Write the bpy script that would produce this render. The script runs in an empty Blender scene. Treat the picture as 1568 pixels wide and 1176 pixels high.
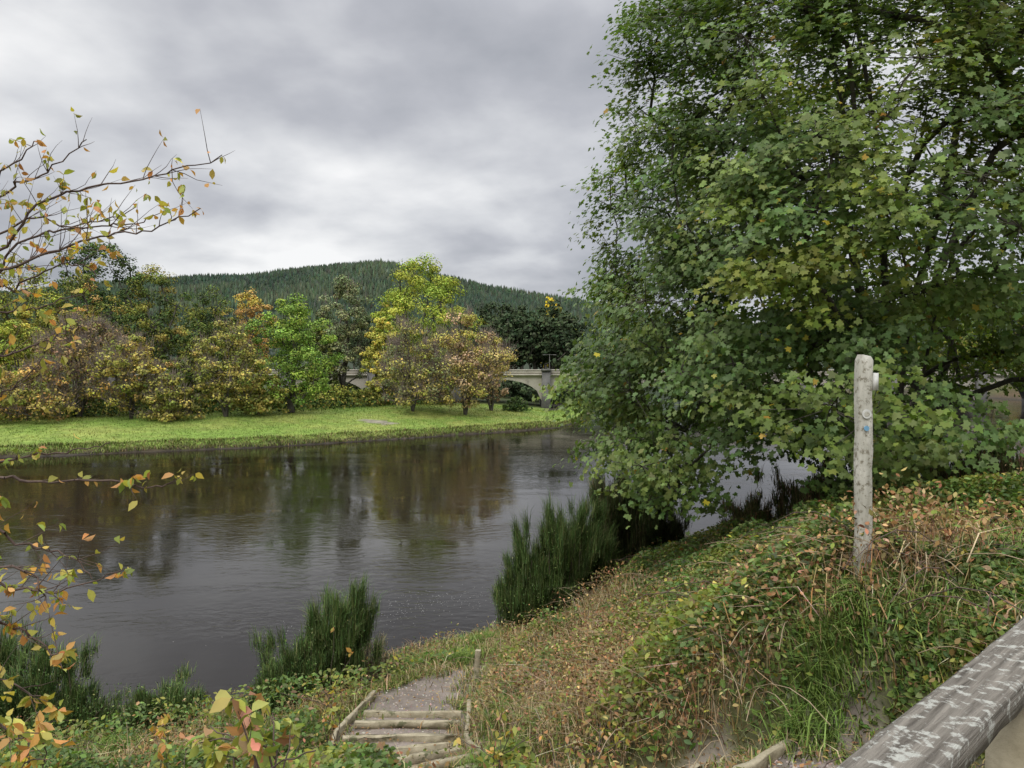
import bpy, math, numpy as np
from mathutils import Vector
R = np.random.default_rng(7)
sc = bpy.context.scene
sc.view_settings.view_transform='Standard'; sc.view_settings.look='None'; sc.view_settings.exposure=0
F=1140.0; PITCH=math.radians(1.4); CAM=np.array([0,0,6.0])
def pix(px,py,Y):
    u=(px-784)/F; v=-(py-588)/F
    c,s=math.cos(PITCH),math.sin(PITCH)
    d=np.array([u, c+v*s, -s+v*c]); return CAM+d*(Y/d[1])

# ---------------------------------------------------------------- mesh accumulator
class Acc:
    def __init__(s): s.v=[];s.l=[];s.c=[];s.m=[];s.col=[];s.n=0
    def faces(s,V,Fidx,mat=0,col=(1,1,1),extra=None):
        V=np.asarray(V,float).reshape(-1,3); Fidx=np.asarray(Fidx)
        for Fi in ([Fidx] if extra is None else [Fidx,extra]):
            s.l.append((Fi+s.n).ravel()); s.c.append(np.full(len(Fi),Fi.shape[1])); s.m.append(np.full(len(Fi),mat))
        s.v.append(V)
        col=np.asarray(col,float)
        if col.ndim==1: col=np.tile(col,(len(V),1))
        s.col.append(col); s.n+=len(V)
    def polys(s,V,mat=0,col=(1,1,1)):
        n,k,_=V.shape
        if n==0: return
        col=np.asarray(col,float)
        if col.ndim==2: col=np.repeat(col,k,axis=0)
        s.faces(V.reshape(-1,3),np.arange(n*k).reshape(n,k),mat,col)
    def build(s,name,mats,smooth=False,parent=None):
        me=bpy.data.meshes.new(name)
        V=np.concatenate(s.v);L=np.concatenate(s.l);C=np.concatenate(s.c);M=np.concatenate(s.m);K=np.concatenate(s.col)
        me.vertices.add(len(V)); me.vertices.foreach_set('co',V.astype(np.float32).ravel())
        me.loops.add(len(L)); me.loops.foreach_set('vertex_index',L.astype(np.int32))
        me.polygons.add(len(C)); st=np.concatenate([[0],np.cumsum(C)[:-1]])
        me.polygons.foreach_set('loop_start',st.astype(np.int32))
        for m in mats: me.materials.append(m)
        me.polygons.foreach_set('material_index',M.astype(np.int32))
        if smooth: me.polygons.foreach_set('use_smooth',np.ones(len(C),bool))
        a=me.attributes.new('Col','FLOAT_COLOR','POINT')
        a.data.foreach_set('color',np.hstack([K,np.ones((len(K),1))]).astype(np.float32).ravel())
        me.update(calc_edges=True)
        o=bpy.data.objects.new(name,me); sc.collection.objects.link(o)
        if parent: o.parent=parent
        return o
def norm(a): return a/np.maximum(np.linalg.norm(a,axis=-1,keepdims=True),1e-9)
def tubes(acc,A,B,ra,rb,sides=5,mat=0,col=(1,1,1)):
    A=np.atleast_2d(A);B=np.atleast_2d(B);n=len(A)
    if n==0:return
    ra=np.broadcast_to(ra,(n,));rb=np.broadcast_to(rb,(n,))
    d=norm(B-A); ref=np.where(np.abs(d[:,2:3])>.9,np.array([[1.,0,0]]),np.array([[0,0,1.]]))
    x=norm(np.cross(d,ref)); y=np.cross(d,x)
    a=np.linspace(0,2*np.pi,sides,endpoint=False)
    ring=x[:,None]*np.cos(a)[None,:,None]+y[:,None]*np.sin(a)[None,:,None]
    V=np.concatenate([A[:,None]+ring*ra[:,None,None],B[:,None]+ring*rb[:,None,None]],axis=1)
    i=np.arange(sides);j=(i+1)%sides
    f=np.stack([i,j,j+sides,i+sides],1)
    Fi=(f[None]+(np.arange(n)*2*sides)[:,None,None]).reshape(-1,4)
    col=np.asarray(col,float)
    if col.ndim==2: col=np.repeat(col,2*sides,axis=0)
    acc.faces(V.reshape(-1,3),Fi,mat,col)
def box(acc,c,s,rotz=0,mat=0,col=(1,1,1),tilt=None):
    s=np.array(s)/2
    V=np.array([[x,y,z] for x in(-1,1) for y in(-1,1) for z in(-1,1)])*s
    cz,sz=math.cos(rotz),math.sin(rotz)
    V=V@np.array([[cz,sz,0],[-sz,cz,0],[0,0,1]])+np.array(c)
    acc.faces(V,[[0,1,3,2],[4,6,7,5],[0,4,5,1],[2,3,7,6],[0,2,6,4],[1,5,7,3]],mat,col)
def beam(acc,A,B,w,h,mat=0,col=(1,1,1),seg=6,wob=.004):
    A=np.array(A,float);B=np.array(B,float);d=norm(B-A);x=norm(np.cross(d,[0,0,1.]));z=np.cross(x,d)
    prof=np.array([(-.5,-.42),(-.42,-.5),(.42,-.5),(.5,-.42),(.5,.42),(.42,.5),(-.42,.5),(-.5,.42)])
    V=[]
    for i in range(seg+1):
        p=A+(B-A)*i/seg
        V.append(p+ (prof[:,:1]*w+R.normal(0,wob,(8,1)))*x+(prof[:,1:]*h+R.normal(0,wob,(8,1)))*z)
    V=np.concatenate(V); Fi=[[i*8+k,i*8+(k+1)%8,i*8+8+(k+1)%8,i*8+8+k] for i in range(seg) for k in range(8)]
    acc.faces(V,Fi,mat,col)
    acc.faces(V[:8],[list(range(8))[::-1]],mat,col); acc.faces(V[-8:],[list(range(8))],mat,col)
LEAF=np.array([(0,-.5,0),(.24,-.2,.07),(.26,.12,.08),(0,.55,-.04),(-.26,.12,.08),(-.24,-.2,.07)])
QUAD=np.array([(-.1,-.5,0),(.45,-.1,.1),(.1,.5,0),(-.45,.15,.1)])
def maple():
    pts=[]
    for ang,r in [(-90,.12),(-50,.36),(-18,.52),(8,.36),(35,.58),(63,.37),(90,.62),(117,.37),(145,.58),(172,.36),(198,.52),(230,.36)]:
        a=math.radians(ang); pts.append((r*math.cos(a),r*math.sin(a),-.35*r*r))
    return np.array(pts)
MAPLE=maple()
def leaves(acc,C,N,size,col,shape=LEAF,mat=0):
    n=len(C); N=norm(N); t=norm(np.cross(N,R.normal(size=(n,3)))); b=np.cross(N,t)
    size=np.broadcast_to(size,(n,))[:,None,None]
    V=C[:,None]+size*(shape[None,:,0:1]*t[:,None]+shape[None,:,1:2]*b[:,None]+shape[None,:,2:3]*N[:,None])
    acc.polys(V,mat,col)
def blades(acc,P,h,w,lean,col,mat=0,az=None):
    n=len(P); az=R.uniform(0,2*np.pi,n) if az is None else az
    h=np.broadcast_to(h,(n,))[:,None]; w=np.broadcast_to(w,(n,))[:,None]; lean=np.broadcast_to(lean,(n,))[:,None]
    d=np.stack([np.cos(az),np.sin(az),0*az],1); f=az+R.uniform(.8,2.3,n); p=np.stack([np.cos(f),np.sin(f),0*az],1); up=np.array([[0,0,1.]])
    m=P+up*h*.6+d*lean*h*.3; t=P+up*h*(1-.35*lean)+d*lean*h*.95
    V=np.stack([P-p*w*.5,P+p*w*.5,m+p*w*.4,m-p*w*.4,t],1)
    i0=(np.arange(n)*5)[:,None]
    acc.faces(V.reshape(-1,3),i0+np.array([[0,1,2,3]]),mat,np.repeat(col,5,axis=0),extra=i0+np.array([[3,2,4]]))
def vnoise(x,y,s,seed=0):
    g=np.random.default_rng(seed).random((64,64)); x=x/s;y=y/s
    xi=np.floor(x).astype(int);yi=np.floor(y).astype(int);fx=x-xi;fy=y-yi;fx=fx*fx*(3-2*fx);fy=fy*fy*(3-2*fy)
    G=lambda a,b:g[a%64,b%64]
    return (G(xi,yi)*(1-fx)+G(xi+1,yi)*fx)*(1-fy)+(G(xi,yi+1)*(1-fx)+G(xi+1,yi+1)*fx)*fy
def sstep(x,a,b):
    t=np.clip((x-a)/(b-a),0,1);return t*t*(3-2*t)
def pick(pal,n):
    pal=np.array(pal); c=pal[R.integers(0,len(pal),n)]; return c
def jit(c,a=.2): 
    n=len(c); return np.clip(c*R.lognormal(0,a,(n,1))*R.lognormal(0,a*.35,(n,3)),0,.9)

# ---------------------------------------------------------------- materials
def newmat(name):
    m=bpy.data.materials.new(name);m.use_nodes=True;nt=m.node_tree
    return m,nt,nt.nodes['Principled BSDF'],nt.nodes['Material Output']
def foliage(name,rough=.5,trans=.35,spec=.35):
    m,nt,p,o=newmat(name); a=nt.nodes.new('ShaderNodeAttribute');a.attribute_name='Col'
    if trans==0:
        d=nt.nodes.new('ShaderNodeBsdfDiffuse');nt.links.new(a.outputs['Color'],d.inputs['Color']);nt.links.new(d.outputs[0],o.inputs['Surface']);nt.nodes.remove(p);return m
    nt.links.new(a.outputs['Color'],p.inputs['Base Color']);p.inputs['Roughness'].default_value=rough
    p.inputs['Specular IOR Level'].default_value=spec
    t=nt.nodes.new('ShaderNodeBsdfTranslucent'); mu=nt.nodes.new('ShaderNodeVectorMath');mu.operation='MULTIPLY';mu.inputs[1].default_value=(1.3,1.35,.6)
    nt.links.new(a.outputs['Color'],mu.inputs[0]);nt.links.new(mu.outputs[0],t.inputs['Color'])
    mx=nt.nodes.new('ShaderNodeMixShader');mx.inputs[0].default_value=trans
    nt.links.new(p.outputs[0],mx.inputs[1]);nt.links.new(t.outputs[0],mx.inputs[2]);nt.links.new(mx.outputs[0],o.inputs['Surface'])
    return m
def noisy(name,c1,c2,scale,rough=.85,bump=.3,c3=None,s3=4,th=(.55,.62),attr=False,bscale=None,stretch=None,rot=0,st3=False,ramp=(.3,.7)):
    m,nt,p,o=newmat(name);N=nt.nodes;L=nt.links
    tc=N.new('ShaderNodeTexCoord');src=tc.outputs['Object']
    if stretch:
        m0=N.new('ShaderNodeMapping');m0.inputs['Rotation'].default_value=(0,0,rot);L.new(src,m0.inputs[0])
        mp=N.new('ShaderNodeMapping');mp.inputs['Scale'].default_value=stretch;L.new(m0.outputs[0],mp.inputs[0]);src=mp.outputs[0]
    n=N.new('ShaderNodeTexNoise');n.inputs['Scale'].default_value=scale;n.inputs['Detail'].default_value=8;n.inputs['Roughness'].default_value=.65;L.new(src,n.inputs['Vector'])
    r=N.new('ShaderNodeValToRGB');r.color_ramp.elements[0].position=ramp[0];r.color_ramp.elements[1].position=ramp[1]
    r.color_ramp.elements[0].color=(*c1,1);r.color_ramp.elements[1].color=(*c2,1);L.new(n.outputs['Fac'],r.inputs[0]);out=r.outputs[0]
    if c3:
        n3=N.new('ShaderNodeTexNoise');n3.inputs['Scale'].default_value=s3;n3.inputs['Detail'].default_value=9;n3.inputs['Roughness'].default_value=.7;L.new(tc.outputs['Object'],n3.inputs['Vector'])
        mr=N.new('ShaderNodeMapRange');mr.inputs[1].default_value=th[0];mr.inputs[2].default_value=th[1];L.new(n3.outputs['Fac'],mr.inputs[0])
        mx=N.new('ShaderNodeMix');mx.data_type='RGBA';L.new(mr.outputs[0],mx.inputs[0]);L.new(out,mx.inputs[6]);mx.inputs[7].default_value=(*c3,1);out=mx.outputs[2]
    if attr:
        a=N.new('ShaderNodeAttribute');a.attribute_name='Col';mu=N.new('ShaderNodeMix');mu.data_type='RGBA';mu.blend_type='MULTIPLY';mu.inputs[0].default_value=1
        L.new(out,mu.inputs[6]);L.new(a.outputs['Color'],mu.inputs[7]);out=mu.outputs[2]
    L.new(out,p.inputs['Base Color']);p.inputs['Roughness'].default_value=rough
    p.inputs['Specular IOR Level'].default_value=.25
    b=N.new('ShaderNodeBump');b.inputs['Strength'].default_value=bump;b.inputs['Distance'].default_value=.05
    if bscale:
        nb=N.new('ShaderNodeTexNoise');nb.inputs['Scale'].default_value=bscale;nb.inputs['Detail'].default_value=6;L.new(src,nb.inputs['Vector']);L.new(nb.outputs['Fac'],b.inputs['Height'])
    else: L.new(n.outputs['Fac'],b.inputs['Height'])
    L.new(b.outputs[0],p.inputs['Normal']);return m
M_leaf=foliage('leaf_foliage',.5,.33,.35)
M_far=foliage('tree_foliage',.7,0)
M_grass=foliage('grass_blades',.6,0)
M_bark=noisy('bark',(.035,.03,.024),(.13,.12,.095),6,stretch=(1,1,.3),bump=.6)
M_twig=noisy('twig_bark',(.06,.042,.035),(.14,.10,.08),20)
M_fartwig=noisy('pale_twigs',(.17,.13,.11),(.29,.24,.20),2)
M_stalk=noisy('dry_stalks',(.20,.14,.08),(.42,.34,.22),3)
M_ground=noisy('ground_soil',(.55,.55,.55),(1.3,1.3,1.3),1.7,attr=True,bump=.5,bscale=9,rough=.95)
M_concrete=noisy('bridge_concrete',(.30,.28,.23),(.47,.44,.37),.5,c3=(.17,.16,.13),s3=.6,th=(.56,.74),bump=.1)
M_pier=noisy('pier_stone',(.10,.10,.095),(.18,.175,.16),1.2,bump=.3)
M_post=noisy('lichened_post_wood',(.34,.33,.27),(.64,.62,.54),9,c3=(.20,.18,.13),s3=26,th=(.51,.62),stretch=(1,1,.25),bump=.7)
M_rail=noisy('weathered_rail_wood',(.085,.074,.06),(.27,.245,.205),60,c3=(.44,.44,.39),s3=32,th=(.535,.60),stretch=(.05,1,1),rot=-math.atan2(.76,.805),bump=.7,ramp=(.36,.64))
M_timber=noisy('step_timber',(.22,.19,.12),(.42,.37,.26),9,bump=.4,c3=(.13,.13,.07),s3=5)
def flat(name,c,rough=.6,metal=0):
    return noisy(name,tuple(.8*x for x in c),tuple(min(1,1.15*x) for x in c),15,rough=rough,bump=.05)

# ---------------------------------------------------------------- terrain
nearL=np.array([(-400,-10),(-60,12),(-20,15.5),(-9.8,14.2),(-7.4,12.6),(-4.6,13),(-3,15),(0,17.3),(3,22.5),(7.9,26.5),(14,29),(26,34),(50,46),(75,74),(88,130),(92,400)],float)
farL=np.array([(-400,20),(-120,34),(-60,42),(-33.6,48.3),(-18.4,54.5),(-9.9,60.5),(1,68.4),(4.5,72),(9,85),(12,110),(14,130),(24,400)],float)
def pdist(x,y,L):
    d=np.full(x.shape,1e9)
    for (ax,ay),(bx,by) in zip(L[:-1],L[1:]):
        t=np.clip(((x-ax)*(bx-ax)+(y-ay)*(by-ay))/((bx-ax)**2+(by-ay)**2),0,1)
        d=np.minimum(d,np.hypot(x-ax-t*(bx-ax),y-ay-t*(by-ay)))
    return d
def dnear(x,y):
    f=np.interp(x,nearL[:,0],nearL[:,1]); s=np.where((y<f)|(x>92),1,-1); return s*pdist(x,y,nearL)
def dfar(x,y):
    f=np.interp(x,farL[:,0],farL[:,1])+.8*(vnoise(x,x*0,2.3,17)-.5); s=np.where((y>f)&(x<24),1,-1); return s*pdist(x,y,farL)
PTH=np.array([(2.9,1.8,4.2,.5),(2.2,3.2,3.95,.5),(1.5,4.35,3.6,.55),(.8,5.0,3.0,.5),(-.5,6.6,2.05,.6),(-1.35,8.3,1.6,.80),(-1.25,10.2,1.36,.66),(-.75,11.5,1.15,.35),(-.6,12.0,1.0,.2)])
pathC=PTH[:,:2]
def ppath(x,y):
    d=np.full(x.shape,1e9);z=np.zeros(x.shape);w=np.ones(x.shape)*.8
    for a,b in zip(PTH[:-1],PTH[1:]):
        t=np.clip(((x-a[0])*(b[0]-a[0])+(y-a[1])*(b[1]-a[1]))/((b[0]-a[0])**2+(b[1]-a[1])**2),0,1)
        dd=np.hypot(x-a[0]-t*(b[0]-a[0]),y-a[1]-t*(b[1]-a[1]));k=dd<d
        d=np.where(k,dd,d);z=np.where(k,a[2]+t*(b[2]-a[2]),z);w=np.where(k,a[3]+t*(b[3]-a[3]),w)
    return d,z,w
def edge(x,y):
    d,z,w=ppath(x,y);return d-w
CP=np.array([(0,0,4.3),(-3,0,4.0),(3,0,4.5),(6,0,4.7),(-8,0,3.2),(-14,2,2.5),(2.47,5.2,4.5),(3.8,5.5,4.5),(6,6,4.45),(7,9,4.15),(3.3,9,3.55),(1.5,12,2.0),(.3,14,.95),
 (1.6,8.5,2.6),(-.5,11,1.3),(-1.4,8.5,1.6),(-1.2,10.5,1.35),(-.6,12,1.1),(1.6,4.5,3.75),(2.0,5.6,3.95),(-.5,6.8,2.2),(.66,6.5,2.75),(-2.9,8.5,1.4),(-6.9,10,.8),(-4.9,9.5,.95),
 (-2,4,2.9),(-6,4,2.2),(-15,8,1.1),(3,3,4.4),(8,14,3.4),(12,12,3.9),(16,15,3.4),(5,14,2.7),(5,20,1.3),(9,22,1.2),(14,20,2.2),(-.8,2.2,3.7),
 (-9.8,14.2,0),(-7.4,12.6,0),(-4.6,13,0),(-3,15,0),(0,17.3,0),(3,22.5,0),(7.9,26.5,0),(-10,18,-1.2),(-5,18,-1.3),(0,22,-1.3),(4,29,-1.4),(-16,15,0),(-16,19,-1.2),(12,33,-.9),(16,27,.9),(20,20,2.7),(10,5,4.7),(14,0,4.8)],float)
def tps(r): return np.where(r>1e-6,r*r*np.log(np.maximum(r,1e-6)),0)
_n=len(CP);K=tps(np.hypot(CP[:,None,0]-CP[None,:,0],CP[:,None,1]-CP[None,:,1]))+np.eye(_n)*.08
P_=np.hstack([np.ones((_n,1)),CP[:,:2]]);A_=np.block([[K,P_],[P_.T,np.zeros((3,3))]]);W_=np.linalg.solve(A_,np.concatenate([CP[:,2],[0,0,0]]))
def rbf(x,y):
    z=W_[_n]+W_[_n+1]*x+W_[_n+2]*y
    for i in range(_n): z=z+W_[i]*tps(np.hypot(x-CP[i,0],y-CP[i,1]))
    return z
HU=[-900,-400,0,150,270,400,470,520,580,650,720,780,895,1000,1150,1300,1450,1568,1800,2400]
HP=[500,470,440,430,423,412,401,395,400,413,427,441,463,478,492,480,452,430,410,430]
def height(x,y):
    x=np.asarray(x,float);y=np.asarray(y,float)
    dn=dnear(x,y);df=dfar(x,y)
    gn=np.where(dn>0,4.2*sstep(dn,-.5,20),np.maximum(dn*.35,-2))
    rad=np.hypot((x-1)/1.15,y-9); w=1-sstep(rad,12,17)
    hn=gn
    m=w>0
    if m.any():
        hn=gn.copy(); r=rbf(x[m],y[m]); pd_,pz,pw_=ppath(x[m],y[m]); kk=1-sstep(pd_-pw_,0,.4)
        r=r*(1-kk)+pz*kk
        hn[m]=gn[m]*(1-w[m])+r*w[m]
    hf=np.where(df>0,.55*sstep(df,-.3,1.4)+1.05*sstep(df,.8,14)+.5*(vnoise(x,y,11,3)-.5)*sstep(df,2,10),np.maximum(df*.35,-2))
    hf=np.where(df>0,hf-.8*sstep(y,80,98)*sstep(x,-24,-10)*sstep(df,1,6)*(1-sstep(y,125,170)),hf)
    h=np.maximum(hn,hf)
    h=np.where(y>280,np.maximum(h,1.5*sstep(y,280,340)),h)
    u=np.where(y>50,x/np.maximum(y,50)*F+784,784); crest=(560-np.interp(u,HU,HP))/F*1120-6
    t=np.where(y<1120,sstep(y,330,1350)/sstep(np.array(1120.),330,1350),1-.5*sstep(y,1120,2500))
    h=h+np.where(y>330,crest*t+ (vnoise(x,y,90,5)-.5)*14*t,0)
    h=h+(vnoise(x,y,1.3,8)-.5)*.10*(h>.05)*(y<60)
    return h
def axis(a,b,d,lo,hi,g):
    c=list(np.arange(a,b,d));s=d;x=c[-1]
    while x<hi: s*=g;x+=s;c.append(x)
    s=d;x=a
    while x>lo: s*=g;x-=s;c.insert(0,x)
    return np.array(c)
xs=axis(-12,14,.14,-4000,4000,1.06); ys=axis(0,22,.14,-300,4500,1.045)
ys=np.unique(np.concatenate([ys[ys<40],np.arange(40,110,.5),ys[ys>=110]])); xs=np.unique(np.concatenate([xs[(xs<-70)],np.arange(-70,-13,.8),xs[xs>=-13]]))
X,Y=np.meshgrid(xs,ys); Z=height(X,Y)
ed=edge(X,Y)
dN=dnear(X,Y);dF=dfar(X,Y)
nz=vnoise(X,Y,.9,2)
col=np.zeros(X.shape+(3,))
near=np.array([.075,.08,.03]);brown=np.array([.12,.085,.045])
k=sstep(vnoise(X,Y,2.2,4)+nz*.3,.4,.9)[...,None]; col[:]=near*(1-k)+brown*k
mead=np.array([.165,.25,.045]);mead2=np.array([.25,.29,.07]);k2=vnoise(X,Y,4,11)[...,None]*.6+vnoise(X,Y,.8,12)[...,None]*.4
k2=sstep(k2,.3,.8)
fm=(dF>.6)[...,None]; col=np.where(fm,mead*(1-k2)+mead2*k2,col)
wd=np.maximum(sstep(dF+6*(vnoise(X,Y,5,13)-.5),13,19)*(Y>40)*(X<-2),sstep(Y,100,106)*(dF>0))[...,None]; col=col*(1-wd)+np.array([.06,.075,.025])*wd
bank=(np.abs(dF)<.6)[...,None]; col=np.where(bank,np.array([.07,.055,.03]),col)
col=np.where((Z<.12)[...,None],np.array([.045,.038,.028]),col)
col=np.where((Y>300)[...,None],np.array([.03,.042,.022]),col)
sandp=(np.hypot((X+12.2)/1.7,(Y-66.5)/.9)+.9*(vnoise(X,Y,.8,19)-.5)<1)[...,None]; col=np.where(sandp,np.array([.25,.23,.17]),col)
kp=(sstep(-(ed+.5*(vnoise(X,Y,.35,91)-.5)),-.1,.1))[...,None]; col=col*(1-kp)+np.array([.22,.185,.155])*kp
ny,nx=X.shape; idx=np.arange(nx*ny).reshape(ny,nx)
Fi=np.stack([idx[:-1,:-1],idx[:-1,1:],idx[1:,1:],idx[1:,:-1]],-1).reshape(-1,4)
T=Acc();T.faces(np.stack([X,Y,Z],-1),Fi,0,col.reshape(-1,3));T.build('ground',[M_ground],smooth=True)
# ---------------------------------------------------------------- water
m,nt,p,o=newmat('river_water');N=nt.nodes;L=nt.links
p.inputs['Base Color'].default_value=(.012,.009,.006,1);p.inputs['Roughness'].default_value=.045;p.inputs['IOR'].default_value=1.32
tc=N.new('ShaderNodeTexCoord')
def nn(sx,sy,sc_,det,dist=0):
    mp=N.new('ShaderNodeMapping');mp.inputs['Scale'].default_value=(sx,sy,1);mp.inputs['Rotation'].default_value=(0,0,-.45);L.new(tc.outputs['Object'],mp.inputs[0])
    n=N.new('ShaderNodeTexNoise');n.inputs['Scale'].default_value=sc_;n.inputs['Detail'].default_value=det;n.inputs['Distortion'].default_value=dist;L.new(mp.outputs[0],n.inputs['Vector']);return n
a=nn(.8,1.5,2.6,5,.6);b=nn(1,1.3,.35,3,1.0);c=nn(.35,1.2,.25,4,1.2)
mr=N.new('ShaderNodeMapRange');mr.inputs[1].default_value=.42;mr.inputs[2].default_value=.66;mr.inputs[3].default_value=.04;mr.inputs[4].default_value=.34;L.new(c.outputs['Fac'],mr.inputs[0])
bp=N.new('ShaderNodeBump');bp.inputs['Distance'].default_value=.05;L.new(mr.outputs[0],bp.inputs['Strength']);L.new(a.outputs['Fac'],bp.inputs['Height'])
bp2=N.new('ShaderNodeBump');bp2.inputs['Distance'].default_value=.12;bp2.inputs['Strength'].default_value=.06;L.new(b.outputs['Fac'],bp2.inputs['Height']);L.new(bp.outputs[0],bp2.inputs['Normal'])
L.new(bp2.outputs[0],p.inputs['Normal'])
W=Acc();W.faces([(-390,-40,0),(300,-40,0),(300,330,0),(-390,330,0)],[[0,1,2,3]]);W.build('river_water',[m])
fo=Acc();n=380;cx=R.normal(0,1,n);fx=-2.2+cx*1.6+R.normal(0,.2,n);fy=18.6+cx*.8+R.normal(0,.7,n)
ok=dnear(fx,fy)<-.4;C=np.stack([fx,fy,0*fx+.004],1)[ok]
leaves(fo,C,np.tile([0,0,1.],(len(C),1)),R.uniform(.012,.028,len(C)),np.tile([.38,.38,.36],(len(C),1)),QUAD*np.array([1,1,0]))
fo.build('river_foam',[M_grass])

# ---------------------------------------------------------------- trees
def crown_pts(n,base,H,z0,Rad,env,lump=.22,bias=.45):
    out=[];ph=R.uniform(0,6.28,6)
    while len(out)<n:
        t=R.random(); a=R.uniform(0,6.28); rr=R.random()**bias
        if R.random()>env(t)**1.2+.05: continue
        lm=1+lump*(math.sin(2*a+ph[0]+3*t)+.7*math.sin(5*a+ph[1]+8*t)+.5*math.sin(3*a-9*t+ph[2]))
        r=Rad*env(t)*rr*lm
        out.append((base[0]+r*math.cos(a),base[1]+r*math.sin(a),base[2]+z0+(H-z0)*t))
    return np.array(out)
def skeleton(acc,base,C,H,r0,stems=1,spread=.1,mat=1,sides=5,rmin=.012,low=.2,sag=0.1,rcap=None):
    base=np.array(base,float);nodes=[base.copy()];par=[-1]
    for s in range(stems):
        a=2*math.pi*s/stems+R.uniform(0,1.5);sp=spread*R.uniform(.6,1.3) if stems>1 else spread*.4
        p=0;k=6
        for i in range(1,k+1):
            f=i/k; q=base+np.array([math.cos(a)*sp*f**.8*H,math.sin(a)*sp*f**.8*H,H*.78*f])+R.normal(0,.012*H,3)
            nodes.append(q);par.append(p);p=len(nodes)-1
    ntr=len(nodes)
    order=np.argsort(np.linalg.norm((C-base)*[1,1,.6],axis=1))
    tips=[]
    for i in order:
        c=C[i];P=np.array(nodes);d=np.linalg.norm(P-c,axis=1)
        cost=d+.35*np.linalg.norm(P-base,axis=1)+3*np.maximum(0,P[:,2]-c[2]+ .25*np.hypot(P[:,0]-c[0],P[:,1]-c[1]) )*.5
        cost[0]+=H*.5
        j=int(np.argmin(cost)); q=(P[j]+c)/2+np.array([0,0,sag*d[j]])+R.normal(0,.05*d[j],3)
        nodes.append(q);par.append(j);nodes.append(c);par.append(len(nodes)-2);tips.append(len(nodes)-1)
    n=len(nodes);w=np.zeros(n)
    w[tips]=1
    for i in range(n-1,0,-1): w[par[i]]+=w[i]
    rad=np.maximum(rmin,r0*(w/max(w[0],1))**.5)
    if rcap: rad[ntr:]=np.minimum(rad[ntr:],rcap)
    P=np.array(nodes);pi=np.array(par[1:]);ii=np.arange(1,n)
    ok=w[ii]>0
    ii=ii[ok];pi=pi[ok]
    rp=np.minimum(rad[pi],rad[ii]*1.35); rp=np.where(pi==0,rad[ii]*1.6,rp)
    tubes(acc,P[pi],P[ii],rp,rad[ii],sides,mat)
ENV_ROUND=lambda t: max(.05,math.sin(math.pi*min(1,.12+.86*t)))**.6
ENV_TALL=lambda t: max(.05,math.sin(math.pi*(.1+.85*t)))**.5
ENV_SHRUB=lambda t: max(.08,1-t**2.2)**.6
def tree(name,base,H,Rad,pal,ncl=110,nlf=9000,lsz=.19,z0=.18,env=ENV_ROUND,stems=1,r0=None,twigs=0,acc=None,shape=QUAD,flat_=.6,clr=None,spread=.12):
    own=acc is None; acc=acc or Acc()
    C=crown_pts(ncl,base,H,z0*H,Rad,env)
    skeleton(acc,base,C,H,r0 or H*.022,stems,spread,1)
    rc=(clr or 1.0)*1.15*Rad/ncl**.36
    k=np.repeat(np.arange(ncl),max(1,nlf//ncl)) ; k=k[R.random(len(k))<R.uniform(.55,1,ncl)[k]]
    cs=rc*R.uniform(.6,1.25,ncl)
    off=R.normal(size=(len(k),3)); off=off/np.maximum(1,np.linalg.norm(off,axis=1,keepdims=True)/1.7)
    P=C[k]+off*cs[k][:,None]*[.62,.62,.62*flat_]
    P[:,2]=np.maximum(P[:,2],base[2]+.1)
    cc=pick(pal,ncl); cc=cc*R.lognormal(0,.18,(ncl,1))*(1.38 if own else 1.1)
    col=jit(.75*cc[k]+.25*pick(pal,len(k)),.2)
    N=off+R.normal(size=off.shape)*.6+[0,-.15,.8]
    leaves(acc,P,N,lsz*R.uniform(.6,1.3,len(k)),col,shape,0)
    if twigs:
        t=R.integers(0,ncl,twigs);A=C[t]+R.normal(size=(twigs,3))*cs[t][:,None]*.25
        D=norm((C[t]-np.array(base)-[0,0,H*.3]))*.5+[0,0,.7]+R.normal(size=(twigs,3))*.35
        tubes(acc,A,A+norm(D)*R.uniform(.5,1.4,(twigs,1))*cs[t][:,None]*1.2,.018,.007,3,2)
    if own: return acc.build(name,[M_far,M_bark,M_fartwig])
def gz(x,y): return float(height(np.array([x]),np.array([y]))[0])
def ptree(name,px,ytop,w,Yd,pal,**k):
    x=(px-784)/F*Yd;z=gz(x,Yd);H=(6+(560-ytop)/F*Yd-z)*1.03
    return tree(name,(x,Yd,z),H,w/2/F*Yd,pal,**k)
DG=[(.05,.08,.025),(.07,.10,.03),(.04,.065,.025)];OL=[(.14,.16,.035),(.11,.14,.035),(.19,.18,.04)]
YG=[(.24,.29,.045),(.30,.32,.055),(.19,.26,.045)];YE=[(.42,.35,.07),(.34,.32,.07),(.27,.27,.06)]
OR=[(.38,.22,.07),(.36,.25,.08),(.26,.17,.06)];RB=[(.25,.17,.09),(.29,.21,.12),(.19,.14,.08)];PK=[(.42,.28,.17),(.38,.27,.16),(.36,.29,.11)]
GR=[(.15,.18,.09),(.12,.15,.07),(.19,.20,.09)];BG=[(.14,.225,.045),(.17,.25,.05),(.12,.19,.04)];YB=[(.32,.26,.07),(.24,.23,.07),(.36,.31,.08)]
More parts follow.
